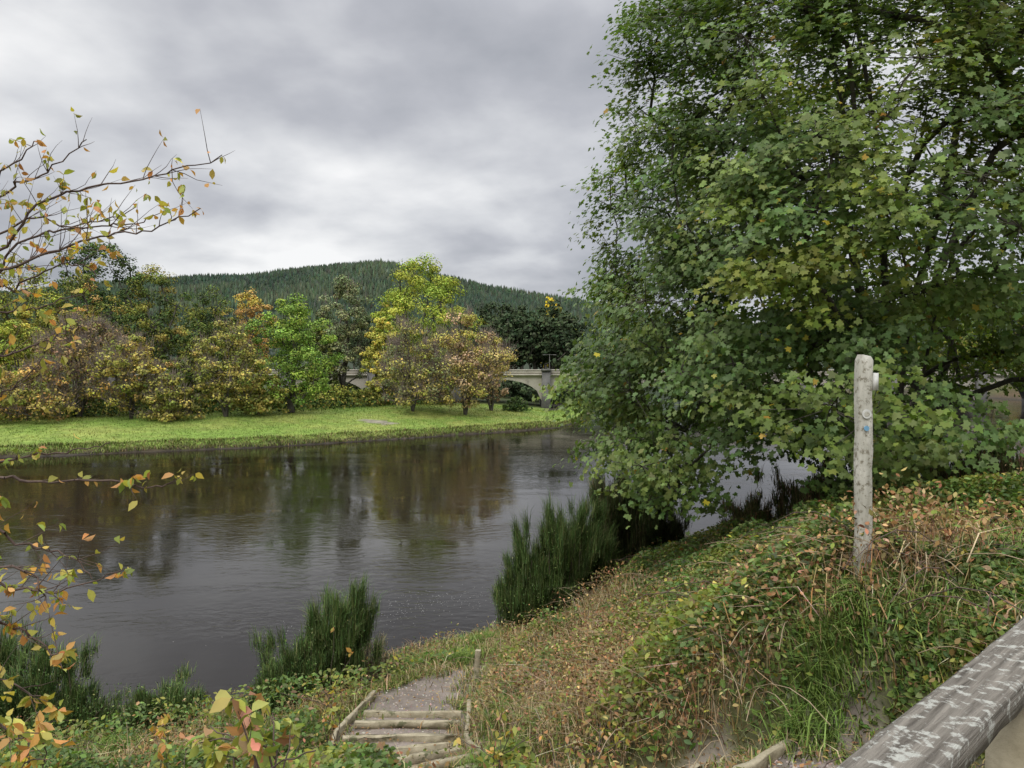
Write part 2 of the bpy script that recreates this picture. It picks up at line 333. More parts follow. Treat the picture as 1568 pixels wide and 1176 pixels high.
L_=[('oak_tree',30,403,130,78,OL+YE[2:]+YG[:1]+OL,{}),('pine_tree',155,378,150,92,DG,dict(lsz=.26,nlf=17000,ncl=140)),('birch_tree',65,470,90,72,YE+OL,{}),
('alder_tree',20,500,110,66,OL+YG,{}),
('oak_tree',235,410,120,74,DG+OL+[(.24,.19,.05)],dict(nlf=18000)),('maple_tree',125,430,110,80,OR+OL+OL,{}),
('hawthorn_tree',120,492,140,63.5,RB+OL[:1]+YB[:1],dict(stems=5,z0=.12,nlf=8500,twigs=3500)),
('cherry_tree',200,520,110,62,YB+YE+OR+OL,dict(stems=4,z0=.15,nlf=8500,twigs=2200)),
('larch_tree',345,500,110,64,YB+OL+YE[2:],dict(stems=2,z0=.15,nlf=10000,twigs=1500)),
('oak_tree',325,447,100,88,DG+OL,{}),('rowan_tree',382,450,80,90,OR+YE[:1],{}),('ash_tree',290,510,70,68,OL+DG,dict(z0=.1)),
('sycamore_tree',445,458,120,68,BG+YG[2:],dict(nlf=19000,z0=.1,ncl=130)),
('willow_tree',525,428,85,84,GR,dict(env=ENV_TALL,nlf=16000,twigs=600)),
('lime_tree',645,403,160,90,YG,dict(nlf=30000,ncl=160,lsz=.22)),('birch_tree',585,490,60,80,YE+YG[1:2],{}),('birch_tree',600,450,60,97,YG+YE,{}),
('willow_tree',632,492,115,73,YB+GR+YE[2:],dict(stems=6,z0=.1,nlf=9000,twigs=3500,env=ENV_SHRUB)),
('cherry_tree',712,488,130,74,PK+YE[1:2]+YB,dict(stems=4,z0=.12,nlf=14000,twigs=2600)),
('hawthorn_tree',752,515,50,80,RB+PK,dict(stems=3,z0=.1,nlf=5000,twigs=900)),
('poplar_tree',843,458,36,230,[(.5,.38,.03)],dict(lsz=.8,nlf=1500)),
('birch_tree',490,500,60,82,OL+GR,{}),('hazel_bush',395,560,80,66,OL+YB,dict(stems=4,z0=.05,nlf=6000,env=ENV_SHRUB)),
('hazel_bush',260,575,90,61.5,YB+OL,dict(stems=5,z0=.05,nlf=6500,env=ENV_SHRUB,twigs=1200)),
('hazel_bush',40,560,130,59,OR+OL+YB,dict(stems=5,z0=.05,nlf=8000,env=ENV_SHRUB,twigs=1200)),
('hazel_bush',-60,520,150,60,OL+YB,dict(stems=5,z0=.05,nlf=5000,env=ENV_SHRUB)),('oak_tree',-80,420,150,75,OL,{}),
('broom_bush',790,608,36,82,DG,dict(stems=3,z0=.02,nlf=2000,env=ENV_SHRUB)),('broom_bush',570,592,60,80,OL,dict(stems=3,z0=.02,nlf=3500,env=ENV_SHRUB)),
('broom_bush',520,590,70,80,OL+YG[:1],dict(stems=3,z0=.02,nlf=3500,env=ENV_SHRUB)),
]
for nme,px,yt,w,Yd,pal,k in L_:
    k=dict(k);k.setdefault('nlf',13000); ptree(nme,px,yt,w,Yd,pal,**k)
DW=Acc()
PD=[(.05,.07,.035),(.06,.08,.04),(.04,.06,.03)]
for i in range(130):
    px=R.uniform(-200,1000) if i<85 else R.uniform(735,935); Yd=R.uniform(150,290) if i<85 else R.uniform(135,230)
    top=R.uniform(478,505) if px<740 else R.uniform(464,498)
    x=(px-784)/F*Yd
    if dfar(np.array([x]),np.array([Yd]))[0]<3 and dnear(np.array([x]),np.array([Yd]))[0]<3: continue
    z=gz(x,Yd);H=6+(560-top)/F*Yd-z
    tree('',(x,Yd,z),H,R.uniform(2.5,4.2),PD if R.random()<.85 else OL,ncl=34,nlf=1700,lsz=.6,z0=R.uniform(.3,.5),acc=DW,r0=.25)
for i in range(26):
    Yd=R.uniform(117,130);x=R.uniform(-32,11);z=gz(x,Yd)
    tree('',(x,Yd,z),R.uniform(2.6,4.5),R.uniform(1.8,2.8),PD,ncl=24,nlf=1500,lsz=.4,z0=.03,acc=DW,r0=.1,env=ENV_SHRUB)
for i in range(60):
    Yd=R.uniform(90,210);x=R.uniform(86,185)
    if dnear(np.array([x]),np.array([Yd]))[0]<2: continue
    z=gz(x,Yd);H=R.uniform(9,16)
    tree('',(x,Yd,z),H,R.uniform(3,5),[DG,OL,GR,OR][R.integers(0,4)],ncl=30,nlf=1500,lsz=.6,z0=.1,acc=DW,r0=.25)
DW.build('distant_woodland',[M_far,M_bark])
UG=Acc();n=80000
ux=R.uniform(-75,2,n);uy=R.uniform(58,100,n);dd=dfar(ux,uy);mm=vnoise(ux,uy,5,13)
ok=(dd+6*(mm-.5)>R.uniform(13,18,n))&(np.hypot((ux+8)/9,(uy-62)/9)>1)&((ux<-8)|(uy<84));ux=ux[ok];uy=uy[ok];hh=.3+2.0*vnoise(ux,uy,3,21)**1.5
P=np.stack([ux,uy,height(ux,uy)+hh*R.random(len(ux))],1);
leaves(UG,P,R.normal(size=P.shape)+[0,-.3,.7],R.uniform(.12,.35,len(P)),jit(pick(OL+DG+DG+YB[:1],len(P)),.25),QUAD)
UG.build('woodland_undergrowth',[M_far])
HF=Acc()
def cones(acc,P,H,rad,col):
    n=len(P);s=5
    for lo,hi,rr in((.05,.6,1),(.35,1,.62)):
        a=R.uniform(0,6.28,n)[:,None]+np.linspace(0,2*np.pi,s,endpoint=False)[None]
        ring=np.stack([np.cos(a),np.sin(a),0*a],-1)*(rad*rr)[:,None,None]*R.uniform(.75,1.2,(n,s,1))
        base=P[:,None]+ring+np.array([0,0,1])*(H*lo)[:,None,None]; tip=P+np.array([0,0,1])*(H*hi)[:,None]
        V=np.concatenate([base,tip[:,None]],1);f=np.array([[i,(i+1)%s,s] for i in range(s)])
        acc.faces(V.reshape(-1,3),(f[None]+(np.arange(n)*(s+1))[:,None,None]).reshape(-1,3),0,np.repeat(col,s+1,axis=0))
n=34000;yy=480+700*R.random(n)**.8;uu=np.where(R.random(n)<.8,R.uniform(-150,960,n),R.uniform(900,1800,n));xx=(uu-784)/F*yy
zz=height(xx,yy);pt=vnoise(xx,yy,60,31)
hc=np.array([.036,.054,.038])*(1-pt[:,None])+np.array([.066,.086,.05])*pt[:,None]  # slight blue in these greens stands in for distance haze on the hill
cones(HF,np.stack([xx,yy,zz-1],1),R.uniform(6,12,n)*(.7+.5*pt),R.uniform(1.8,3.2,n),jit(hc,.25))
HF.build('hill_conifer_forest',[M_far])
MG=Acc();n=110000
gx=R.uniform(-60,12,n);gy=R.uniform(44,100,n);dd=dfar(gx,gy);ok=(dd>.5)&(dd<24)&(np.hypot((gx+12.2)/1.7,(gy-66.5)/.9)>1);gx=gx[ok];gy=gy[ok]
kk=sstep(vnoise(gx,gy,4,11)*.6+vnoise(gx,gy,.8,12)*.4,.3,.8)[:,None]
blades(MG,np.stack([gx,gy,height(gx,gy)],1),R.uniform(.05,.16,len(gx)),.04,.5,jit(np.array([.155,.24,.045])*(1-kk)+np.array([.26,.29,.07])*kk,.2))
n=34000;gx=R.uniform(-75,12,n);gy=np.interp(gx,farL[:,0],farL[:,1])+R.uniform(-.1,1.9,n)
z=height(gx,gy);ok=z>.03
tall=R.uniform(.08,.35,n)*(.4+vnoise(gx,gy,1.2,41))
blades(MG,np.stack([gx,gy,z],1)[ok],tall[ok],.035,.9,jit(pick([(.15,.2,.05),(.18,.2,.07),(.10,.12,.04),(.20,.16,.08),(.18,.23,.05)],n),.25)[ok])
MG.build('meadow_grass',[M_grass])
# ---------------------------------------------------------------- bridge
BR=bpy.data.objects.new('stone_bridge',None);sc.collection.objects.link(BR)
by=104.;depth=8.;zt=4.62
bd=Acc();span=10.9;pw=1.2;cx0=(836-784)/F*by
def arch(x0,x1,zs,rise):
    t=np.linspace(0,1,17);x=x0+(x1-x0)*t;z=zs+rise*np.sqrt(np.maximum(0,1-(2*t-1)**2));return x,z
for i in range(-5,8):
    xp=cx0+i*(span+pw)
    x,z=arch(xp+pw/2,xp+pw/2+span,1.1,2.95)
    for yy0 in(by,by+depth):
        V=np.concatenate([np.stack([x,0*x+yy0,z],1),np.stack([x,0*x+yy0,0*x+zt],1)]);nn_=len(x)
        bd.faces(V,[[k,k+1,k+1+nn_,k+nn_] for k in range(nn_-1)])
    V=np.concatenate([np.stack([x,0*x+by,z],1),np.stack([x,0*x+by+depth,z],1)]);bd.faces(V,[[k,k+1,k+1+nn_,k+nn_] for k in range(nn_-1)],1)
    zr=z+.35
    V=np.concatenate([np.stack([x,0*x+by-.08,z],1),np.stack([x,0*x+by-.08,zr],1)]);bd.faces(V,[[k,k+1,k+1+nn_,k+nn_] for k in range(nn_-1)])
    V=np.concatenate([np.stack([x,0*x+by-.08,zr],1),np.stack([x,0*x+by,zr+.02],1)]);bd.faces(V,[[k,k+1,k+1+nn_,k+nn_] for k in range(nn_-1)])
bd.build('arches',[M_concrete,M_pier],parent=BR)
pr=Acc();ln=13*(span+pw);mx_=cx0-5*(span+pw)+ln/2
for i in range(-5,9):
    xp=cx0+i*(span+pw);box(pr,(xp,by+depth/2,.9),(pw,depth+.0,7.4),0,0)
    box(pr,(xp,by-.5,1.7),(1.15,.96,7.16),0,0);box(pr,(xp,by-.55,5.42),(1.4,1.3,.26),0,0)
pr.build('piers',[M_pier],parent=BR)
dk=Acc();box(dk,(mx_,by+depth/2,zt+.12),(ln,depth+.7,.22));box(dk,(mx_,by-.05,zt+.47),(ln,.25,.48));box(dk,(mx_,by+depth+.05,zt+.47),(ln,.25,.48))
box(dk,(mx_,by-.05,zt+.77),(ln,.42,.12));box(dk,(mx_,by+depth+.05,zt+.77),(ln,.42,.12));dk.build('deck_and_parapet',[M_concrete],parent=BR)
for px in(842,890,700,960):
    s=Acc();x=(px-784)/F*by;tubes(s,np.array([[x,by+1,zt+.2]]),np.array([[x,by+1,zt+3.0]]),.06,.04,8);tubes(s,np.array([[x-.7,by+1,zt+2.95]]),np.array([[x+.7,by+1,zt+2.95]]),.03,.03,6);box(s,(x+.75,by+1,zt+2.92),(.4,.2,.1));box(s,(x-.75,by+1,zt+2.92),(.4,.2,.1));s.build('street_lamp',[M_pier])
# ---------------------------------------------------------------- big near sycamore
ST=Acc();bx,by_=7.6,14.8;bz=gz(bx,by_)-.1;Hs=15.1
zk=[0,.05,.12,.2,.27,.35,.5,.65,.8,.9,1.0];rk=[.78,1.03,1.13,1.08,1.02,1.0,.98,.88,.70,.50,.15]
envS=lambda t: float(np.interp(t,zk,rk))
C=crown_pts(1080,(bx,by_,bz),Hs,-.6,6.0,envS,lump=.045,bias=.27)
lowcut=4.25+.45*np.sin(C[:,0]*1.7)+.25*np.sin(C[:,0]*4.1+C[:,1])
C=C[(C[:,1]>8.9)&(C[:,0]<14.0)&(C[:,2]>height(C[:,0],C[:,1])+.6)&(C[:,2]>lowcut-.35*sstep(C[:,0],3.5,6))]
lowr=(C[:,0]>6.6)&(C[:,2]<5.75)&(C[:,2]<5.0+.9*sstep(C[:,1],9,15))&(R.random(len(C))<.85);C=C[~lowr]
skeleton(ST,(bx,by_,bz),C,Hs,.30,6,.13,1,7,.010,rcap=.05)
nc=len(C);cs=R.uniform(.5,.9,nc)
cnt=np.where(C[:,0]>11.5,150,np.where(C[:,1]>17,150,380))
k=np.repeat(np.arange(nc),cnt);k=k[R.random(len(k))<R.uniform(.5,1,nc)[k]]
ns=9;so=R.normal(size=(nc,ns,3))*[.5,.5,.36];so/=np.maximum(1,np.linalg.norm(so,axis=2,keepdims=True)/.95);si=R.integers(0,ns,len(k))
off=so[k,si]*cs[k][:,None]; l2=R.normal(size=(len(k),3))*[.2,.2,.08]
P=C[k]+off+l2; out=norm(P-np.array([bx,by_,bz+5]))
P[:,2]-=.25*(l2[:,0]**2+l2[:,1]**2)*4
G1=[(.12,.18,.048),(.10,.156,.043),(.15,.20,.052),(.09,.145,.04)]
cc=pick(G1,nc)*R.lognormal(0,.16,(nc,1)); warm=(C[:,0]>6.0)|(C[:,1]<11)
cc=np.where(warm[:,None]&(R.random((nc,1))<.4),cc*[1.28,1.14,.8],cc)*1.2
colr=jit(cc[k],.16); yl=R.random(len(k))<.012; colr[yl]=jit(pick([(.45,.37,.04),(.40,.25,.05),(.35,.35,.05)],int(yl.sum())),.2)
N_=out*.75+[0,-.1,.8]+R.normal(size=P.shape)*.42
okh=P[:,2]>height(P[:,0],P[:,1])+.3
leaves(ST,P[okh],N_[okh],R.uniform(.07,.135,len(k))[okh],colr[okh],MAPLE,0)
A=np.repeat(C,ns,axis=0);B=(C[:,None]+so*cs[:,None,None]).reshape(-1,3);tubes(ST,A,B,.010,.004,3,1)
ST.build('sycamore_tree',[M_leaf,M_bark])
# ---------------------------------------------------------------- broom bushes
def broom(px,Yd,h,r,n=9000,pal=[(.07,.11,.035),(.095,.145,.042),(.055,.09,.03),(.12,.14,.055)],name='broom_bush',stems=22,ln=.32,w=.008):
    x=(px-784)/F*Yd;a=Acc();g=np.array([x,Yd,max(0,gz(x,Yd))])
    az=R.uniform(0,6.28,stems);tilt=np.abs(R.normal(0,.75,stems))*r/h*1.2;L1=h*R.uniform(.35,1.1,stems)/(1+.2*tilt)
    g_=g+np.stack([np.cos(az)*.2*r,np.sin(az)*.2*r,0*az],1)
    D=norm(np.stack([np.cos(az)*tilt,np.sin(az)*tilt,np.ones(stems)],1));T_=g_+D*L1[:,None]+[0,0,.05];mid=g_+D*(L1*.5)[:,None]+R.normal(0,.07,(stems,3))
    tubes(a,g_,mid,.014,.010,5,1);tubes(a,mid,T_,.010,.004,4,1)
    s=R.integers(0,stems,n);t=R.uniform(.05,1.0,n)**.8
    tq=np.round(t*7)/7+R.normal(0,.03,n);tq=np.clip(tq,0.03,1);key=(s*13+np.round(t*7).astype(int))%997
    so_=np.random.default_rng(5).normal(size=(997,3))[key]*[.12,.12,.05]*(r+.35)
    P=np.where((tq<.5)[:,None],g_[s]+(mid[s]-g_[s])*(tq*2)[:,None],mid[s]+(T_[s]-mid[s])*((tq-.5)*2)[:,None])+so_*(1.3-.8*tq)[:,None]+R.normal(size=(n,3))*.04
    P[:,2]=np.maximum(P[:,2],height(P[:,0],P[:,1])+.02)
    aa=np.arctan2(P[:,1]-Yd,P[:,0]-x)+R.normal(0,1.0,n)
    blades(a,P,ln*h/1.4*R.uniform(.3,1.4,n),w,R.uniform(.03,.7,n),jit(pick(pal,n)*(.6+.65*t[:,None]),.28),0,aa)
    nl=n//2;s2=R.integers(0,n,nl);leaves(a,P[s2]+R.normal(size=(nl,3))*.06+[0,0,.06],R.normal(size=(nl,3))+[0,0,.5],R.uniform(.015,.04,nl),jit(pick(pal,nl)*1.2,.3))
    return a.build(name,[M_grass,M_twig])
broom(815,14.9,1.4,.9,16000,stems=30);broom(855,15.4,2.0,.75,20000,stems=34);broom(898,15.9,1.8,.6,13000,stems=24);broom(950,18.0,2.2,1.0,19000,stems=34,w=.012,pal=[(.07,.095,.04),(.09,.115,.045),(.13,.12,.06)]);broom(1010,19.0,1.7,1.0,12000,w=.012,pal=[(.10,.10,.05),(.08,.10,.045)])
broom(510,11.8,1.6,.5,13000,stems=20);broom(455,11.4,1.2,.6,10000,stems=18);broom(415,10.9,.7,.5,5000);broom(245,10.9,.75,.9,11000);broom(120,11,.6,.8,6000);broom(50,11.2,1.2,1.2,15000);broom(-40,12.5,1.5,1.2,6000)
broom(568,12.6,.65,.5,3000,[(.24,.2,.12),(.16,.14,.08)],'dead_shrub')
for q in((1160,15,1.0),(1250,13.5,1.1),(1380,14,.8),(1480,12,.8),(1560,10.5,1.0),(1300,12.5,.9),(1440,13,.6)):
    broom(q[0],q[1],q[2],1.0,7000,[(.10,.12,.045),(.09,.105,.04),(.20,.13,.08)],w=.013)
# ---------------------------------------------------------------- near bank ground cover
def scatter(n,y0,y1,pw_=1.6):
    y=y0+(y1-y0)*R.random(n)**pw_; x=R.uniform(-1,1,n)*(y*.78+1.8)
    return x,y
def rzone(x,y):
    b=np.exp(-(((x-1.6)/1.35)**2+((y-8.6)/4.0)**2))*1.35
    return np.clip(b+ (vnoise(x,y,.9,51)-.5)*1.4-.10,0,1)
GC=Acc()
x,y=scatter(480000,1.8,22);z=height(x,y);e_=edge(x,y);dn=dnear(x,y)
ok=(z>.12)&(e_>-.22+.5*(vnoise(x,y,.3,3)-.5)-.3*(R.random(len(x))<.08))&(dn>.2)&(R.random(len(x))<.35+.8*vnoise(x,y,.7,52));x,y,z,e_=x[ok],y[ok],z[ok],e_[ok]
b=rzone(x,y);isb=R.random(len(x))<b*.75+.16
col=np.where(isb[:,None],pick([(.27,.19,.10),(.33,.25,.13),(.21,.145,.075),(.38,.31,.19)],len(x)),pick([(.12,.17,.04),(.15,.20,.05),(.10,.145,.035),(.20,.21,.07)],len(x)))
h=R.uniform(.06,.22,len(x))*(.5+1.1*vnoise(x,y,1.4,53))*(1+.5*isb)*np.where(e_<.15,.6,1)
blades(GC,np.stack([x,y,z-.01],1),h,R.uniform(.004,.010,len(x))*(1+.04*y),R.uniform(.3,1.3,len(x)),jit(col,.25))
GC.build('bank_grass',[M_grass])
TG=Acc()
tc_=[(1285,1000,4.9),(1260,1035,4.8),(860,1080,7.5),(780,1070,8.5),(700,1000,12.5),(640,1010,13),(760,1150,7.4),(620,1010,12.8),(740,975,14),(380,1165,8.2),(280,1160,9),(180,1150,9.6),(1020,1080,6.6),(1555,900,5.2)]
for px,py,Yd in tc_:
    cx=(px-784)/F*Yd;n=550;xx=cx+R.normal(0,.14,n);yy=Yd+R.normal(0,.14,n)
    blades(TG,np.stack([xx,yy,height(xx,yy)],1),R.uniform(.15,.34,n),.008,R.uniform(.4,1.4,n),jit(pick([(.13,.20,.045),(.17,.235,.06),(.11,.165,.04)],n),.22))
TG.build('grass_tussocks',[M_grass])
DS=Acc();x,y=scatter(190000,4,17);b=rzone(x,y);ok=(R.random(len(x))<b*.55)&(edge(x,y)>.1)&(height(x,y)>.4);x,y=x[ok],y[ok];n=len(x)
tl=.4+.8*vnoise(x,y,.9,61)
blades(DS,np.stack([x,y,height(x,y)],1),R.uniform(.15,.65,n)*tl,R.uniform(.004,.010,n),R.uniform(.1,1.6,n),jit(pick([(.35,.22,.10),(.28,.16,.075),(.42,.32,.17),(.20,.12,.065),(.48,.40,.26)],n),.25))
nk=42000;k=R.integers(0,n,nk);P=np.stack([x[k],y[k],height(x[k],y[k])+R.uniform(.05,.6,nk)*tl[k]],1)+R.normal(size=(nk,3))*.05
leaves(DS,P,R.normal(size=P.shape)+[0,0,.6],R.uniform(.02,.055,nk),jit(pick([(.30,.18,.085),(.24,.14,.065),(.34,.25,.12),(.2,.19,.06),(.16,.2,.05),(.22,.14,.07)],nk),.28))
na=900;k=R.integers(0,n,na);A=np.stack([x[k],y[k],height(x[k],y[k])],1);az=R.uniform(0,6.28,na);ln_=R.uniform(.3,1.0,na);prev=A
for s in range(1,6):
    f=s/5;q=A+np.stack([np.cos(az)*ln_*f,np.sin(az)*ln_*f,ln_*1.0*(f-.75*f*f)],1);tubes(DS,prev,q,.0035,.003,3,1);prev=q
DS.build('dry_bracken',[M_grass,M_stalk])
BB=Acc();n=1000000;x,y=scatter(n,2.6,18,1.35);
g=vnoise(x,y,1.5,71)*.6+vnoise(x,y,.5,72)*.4
bz_=rzone(x,y);wgt=np.clip((g-.38)*3,0,1)*(1-.78*bz_)+1.1*sstep(x,1.5,2.7)*(y<12)*(1-.6*bz_)
wgt*=np.where((x<-.2)&(y>9),.2,1)*np.where((x<.6)&(y<8),.8,1)*np.where(np.hypot((x-2.15)/.3,(y-4.8)/.4)<1,.4,1)
ok=(R.random(n)<wgt*.8)&(np.abs(x)<.74*y+1.2);x,y,g=x[ok],y[ok],g[ok]
z=height(x,y);ok=(edge(x,y)>.06)&(z>.5)&(np.hypot(x-2.47,y-5.2)>.1);x,y,z,g=x[ok],y[ok],z[ok],g[ok];n=len(x)
mh=(.14+.50*sstep(g,.35,.8))*(1-.3*(y<4.8))*np.where(np.hypot(x-2.3,y-4.7)<.6,.4,1);hh=mh*R.random(n)**.5
P=np.stack([x,y,z+hh],1);c=pick([(.11,.175,.04),(.145,.215,.05),(.085,.14,.035),(.17,.235,.06),(.12,.19,.04)],n)
pa=vnoise(x,y,.8,77)[:,None];c=c*(.7+.55*pa)*np.where(pa>.62,np.array([1.3,1.0,.8]),1)
rr=R.random(n);c[rr<.03]=(.40,.35,.07);c[(rr>.04)&(rr<.05)]=(.30,.13,.06);c[(rr>.06)&(rr<.12)]=(.25,.17,.08)
leaves(BB,P,R.normal(size=P.shape)*.6+[0,-.15,1],R.uniform(.028,.068,n)*(1+.03*y),jit(c,.25))
na=500;k=R.integers(0,n,na);A=P[k].copy();A[:,2]=z[k];az=R.uniform(0,6.28,na);ln_=R.uniform(.4,1.1,na);prev=A
for s in range(1,6):
    f=s/5;q=A+np.stack([np.cos(az)*ln_*f,np.sin(az)*ln_*f,ln_*1.1*(f-.85*f*f)],1);q[:,2]=np.maximum(q[:,2],height(q[:,0],q[:,1])+.02);tubes(BB,prev,q,.004,.003,4,1);prev=q
BB.build('bramble_thicket',[M_leaf,M_twig])
FL=Acc();n=14000;x,y=scatter(n,2.5,12);e_=edge(x,y);ok=(R.random(n)<np.where(e_<.6,.95,.15))&(height(x,y)>.2);x,y=x[ok],y[ok]
leaves(FL,np.stack([x,y,height(x,y)+.025+R.uniform(0,.03,len(x))],1),R.normal(size=(len(x),3))*.25+[0,0,1],R.uniform(.025,.05,len(x)),jit(pick([(.3,.18,.08),(.24,.13,.06),(.4,.29,.1),(.32,.16,.08)],len(x)),.25))
FL.build('fallen_leaves',[M_leaf])
GS=Acc();n=60000;x,y=scatter(n,2.5,13,1.2);ok=edge(x,y)<.05;x,y=x[ok],y[ok];n=len(x)
O=np.array([(1,0,0),(0,1,0),(-1,0,0),(0,-1,0),(0,0,.8)]);V=np.stack([x,y,height(x,y)],1)[:,None]+O[None]*R.uniform(.006,.018,(n,1,1))*R.uniform(.7,1.3,(n,5,3))
f=np.array([[0,1,4],[1,2,4],[2,3,4],[3,0,4]]);GS.faces(V.reshape(-1,3),(f[None]+(np.arange(n)*5)[:,None,None]).reshape(-1,3),0,np.repeat(jit(pick([(.27,.23,.20),(.19,.16,.14),(.35,.31,.27),(.24,.19,.16)],n),.2),5,axis=0))
GS.build('path_gravel',[M_grass])
# ---------------------------------------------------------------- steps / edging
SP=bpy.data.objects.new('timber_steps',None);sc.collection.objects.link(SP)
seg=np.diff(pathC,axis=0);cl=np.concatenate([[0],np.cumsum(np.hypot(seg[:,0],seg[:,1]))])
def pc(s): return np.array([np.interp(s,cl,PTH[:,i]) for i in range(4)])
def dirn(s):
    d=(pc(s+.5)-pc(s-.5))[:2];d/=np.linalg.norm(d);return d,np.array([-d[1],d[0]])
j=0
for s in [1.6,2.3,3.0,3.6,4.2,4.8,5.4,5.85,6.25,6.65,7.05,7.45,7.85,8.25,8.65,9.05]:
    c_=pc(s);d,nr=dirn(s);hw=c_[3]*.92+R.uniform(-.08,.05);sk=R.uniform(-.05,.05);A=c_[:2]-nr*hw+d*sk;B=c_[:2]+nr*hw-d*sk
    a=Acc();zr_=max(c_[2],gz(*c_[:2]));beam(a,(A[0],A[1],zr_+.03+R.uniform(-.015,.01)),(B[0],B[1],zr_+.03+R.uniform(-.015,.01)),.055,.09,wob=.007);j+=1;a.build('riser_%d'%j,[M_timber],parent=SP)
for sd in(-1,1):
    pts=[]
    for s in np.arange(6.2,10.2,.7):
        c_=pc(s);d,nr=dirn(s);q=c_[:2]+sd*nr*(c_[3]+.02);pts.append((q[0],q[1],c_[2]+.04))
    a=Acc()
    for A,B in zip(pts[:-1],pts[1:]): beam(a,A,B,.05,.12,wob=.006)
    a.build('edging_board',[M_timber],parent=SP)
a=Acc();q=pix(728,1042,11.2);q[2]=gz(q[0],q[1]);beam(a,q-[0,0,.1],q+[.04,0,.5],.08,.08)
a.build('wooden_stake',[M_timber])
# ---------------------------------------------------------------- waymarker post
WP=bpy.data.objects.new('waymarker_post',None);sc.collection.objects.link(WP)
px_,py_=(1325-784)/F*5.2,5.2;zb=gz(px_,py_);ztop=6+(560-545)/F*5.2+.0
a=Acc();rings=[];w=.048;c=.012
prof=np.array([(-w,-w+c),(-w+c,-w),(w-c,-w),(w,-w+c),(w,w-c),(w-c,w),(-w+c,w),(-w,w-c)])
zs=list(np.linspace(zb-.3,ztop-.03,16))
for i,zz_ in enumerate(zs):
    wob=np.array([.004*math.sin(i*1.3),.003*math.cos(i*1.1)])-np.array([.012,0])*(zz_-zb)/1.6
    rings.append(np.hstack([prof*(1+.02*math.sin(i*2.1))+R.normal(0,.0015,(8,2))+wob+[px_,py_],np.full((8,1),zz_)]))
tp=rings[-1].copy();tp[:,:2]=(tp[:,:2]-tp[:,:2].mean(0))*.72+tp[:,:2].mean(0);tp[:,2]+=.028+.012*(tp[:,0]<px_-.01);rings.append(tp)
V=np.concatenate(rings);nr=len(rings);a.faces(V,[[i*8+k,i*8+(k+1)%8,i*8+8+(k+1)%8,i*8+8+k] for i in range(nr-1) for k in range(8)]);a.faces(rings[-1],[list(range(8))])
a.build('post_shaft',[M_post],parent=WP)
def disc(name,x,y,z,r,mat,th=.006,sh=None):
    a=Acc();t=np.linspace(0,2*np.pi,28,endpoint=False);P0=np.stack([x+r*np.cos(t),0*t+y,z+r*np.sin(t)],1);P1=P0-[0,th,0]
    a.faces(P1,[list(range(28))]);a.faces(np.concatenate([P0,P1]),[[k,(k+1)%28,28+(k+1)%28,28+k] for k in range(28)]);return a.build(name,[mat],parent=WP)
M_white=flat('sign_white',(.60,.60,.56));M_blue=flat('sign_blue',(.16,.33,.48))
fx=px_-.012;fy=py_-w-.003
zd1=6+(560-633)/F*5.2;zd2=6+(560-655)/F*5.2
disc('route_disc_white',fx,fy,zd1,.032,M_white);disc('disc_arrow_ring',fx,fy-.0065,zd1,.018,M_post,.002)
disc('route_disc_blue',fx,fy,zd2,.018,M_blue)
a=Acc();box(a,(px_+w+.006,py_-.01,6+(560-584)/F*5.2),(.034,.07,.12));a.build('side_plate',[M_white],parent=WP)
# ---------------------------------------------------------------- railing
RL=bpy.data.objects.new('wooden_railing',None);sc.collection.objects.link(RL)
r1=pix(1385,1176,1.22);r2=pix(1618,958,1.98);d=r2-r1
A=r1-d*1.6;B=r2+d*2.6
a=Acc();beam(a,A,B,.115,.055,seg=60,wob=.0010);a.build('top_rail',[M_rail],parent=RL)
a=Acc();o3=np.array([0,0,-.42]);beam(a,A+o3,B+o3,.045,.10,seg=20,wob=.001);a.build('lower_rail',[M_rail],parent=RL)
for i,t in enumerate((-1.3,.62,2.4,3.4)):
    q=r1+d*t;a=Acc();q0=q.copy();q0[2]=gz(q[0],q[1])-.3;q1=q.copy();q1[2]-=.03
    box(a,((q0+q1)/2),(.09,.09,q1[2]-q0[2]),math.atan2(d[1],d[0]));a.build('railing_post_%d'%(i+1),[M_timber],parent=RL)
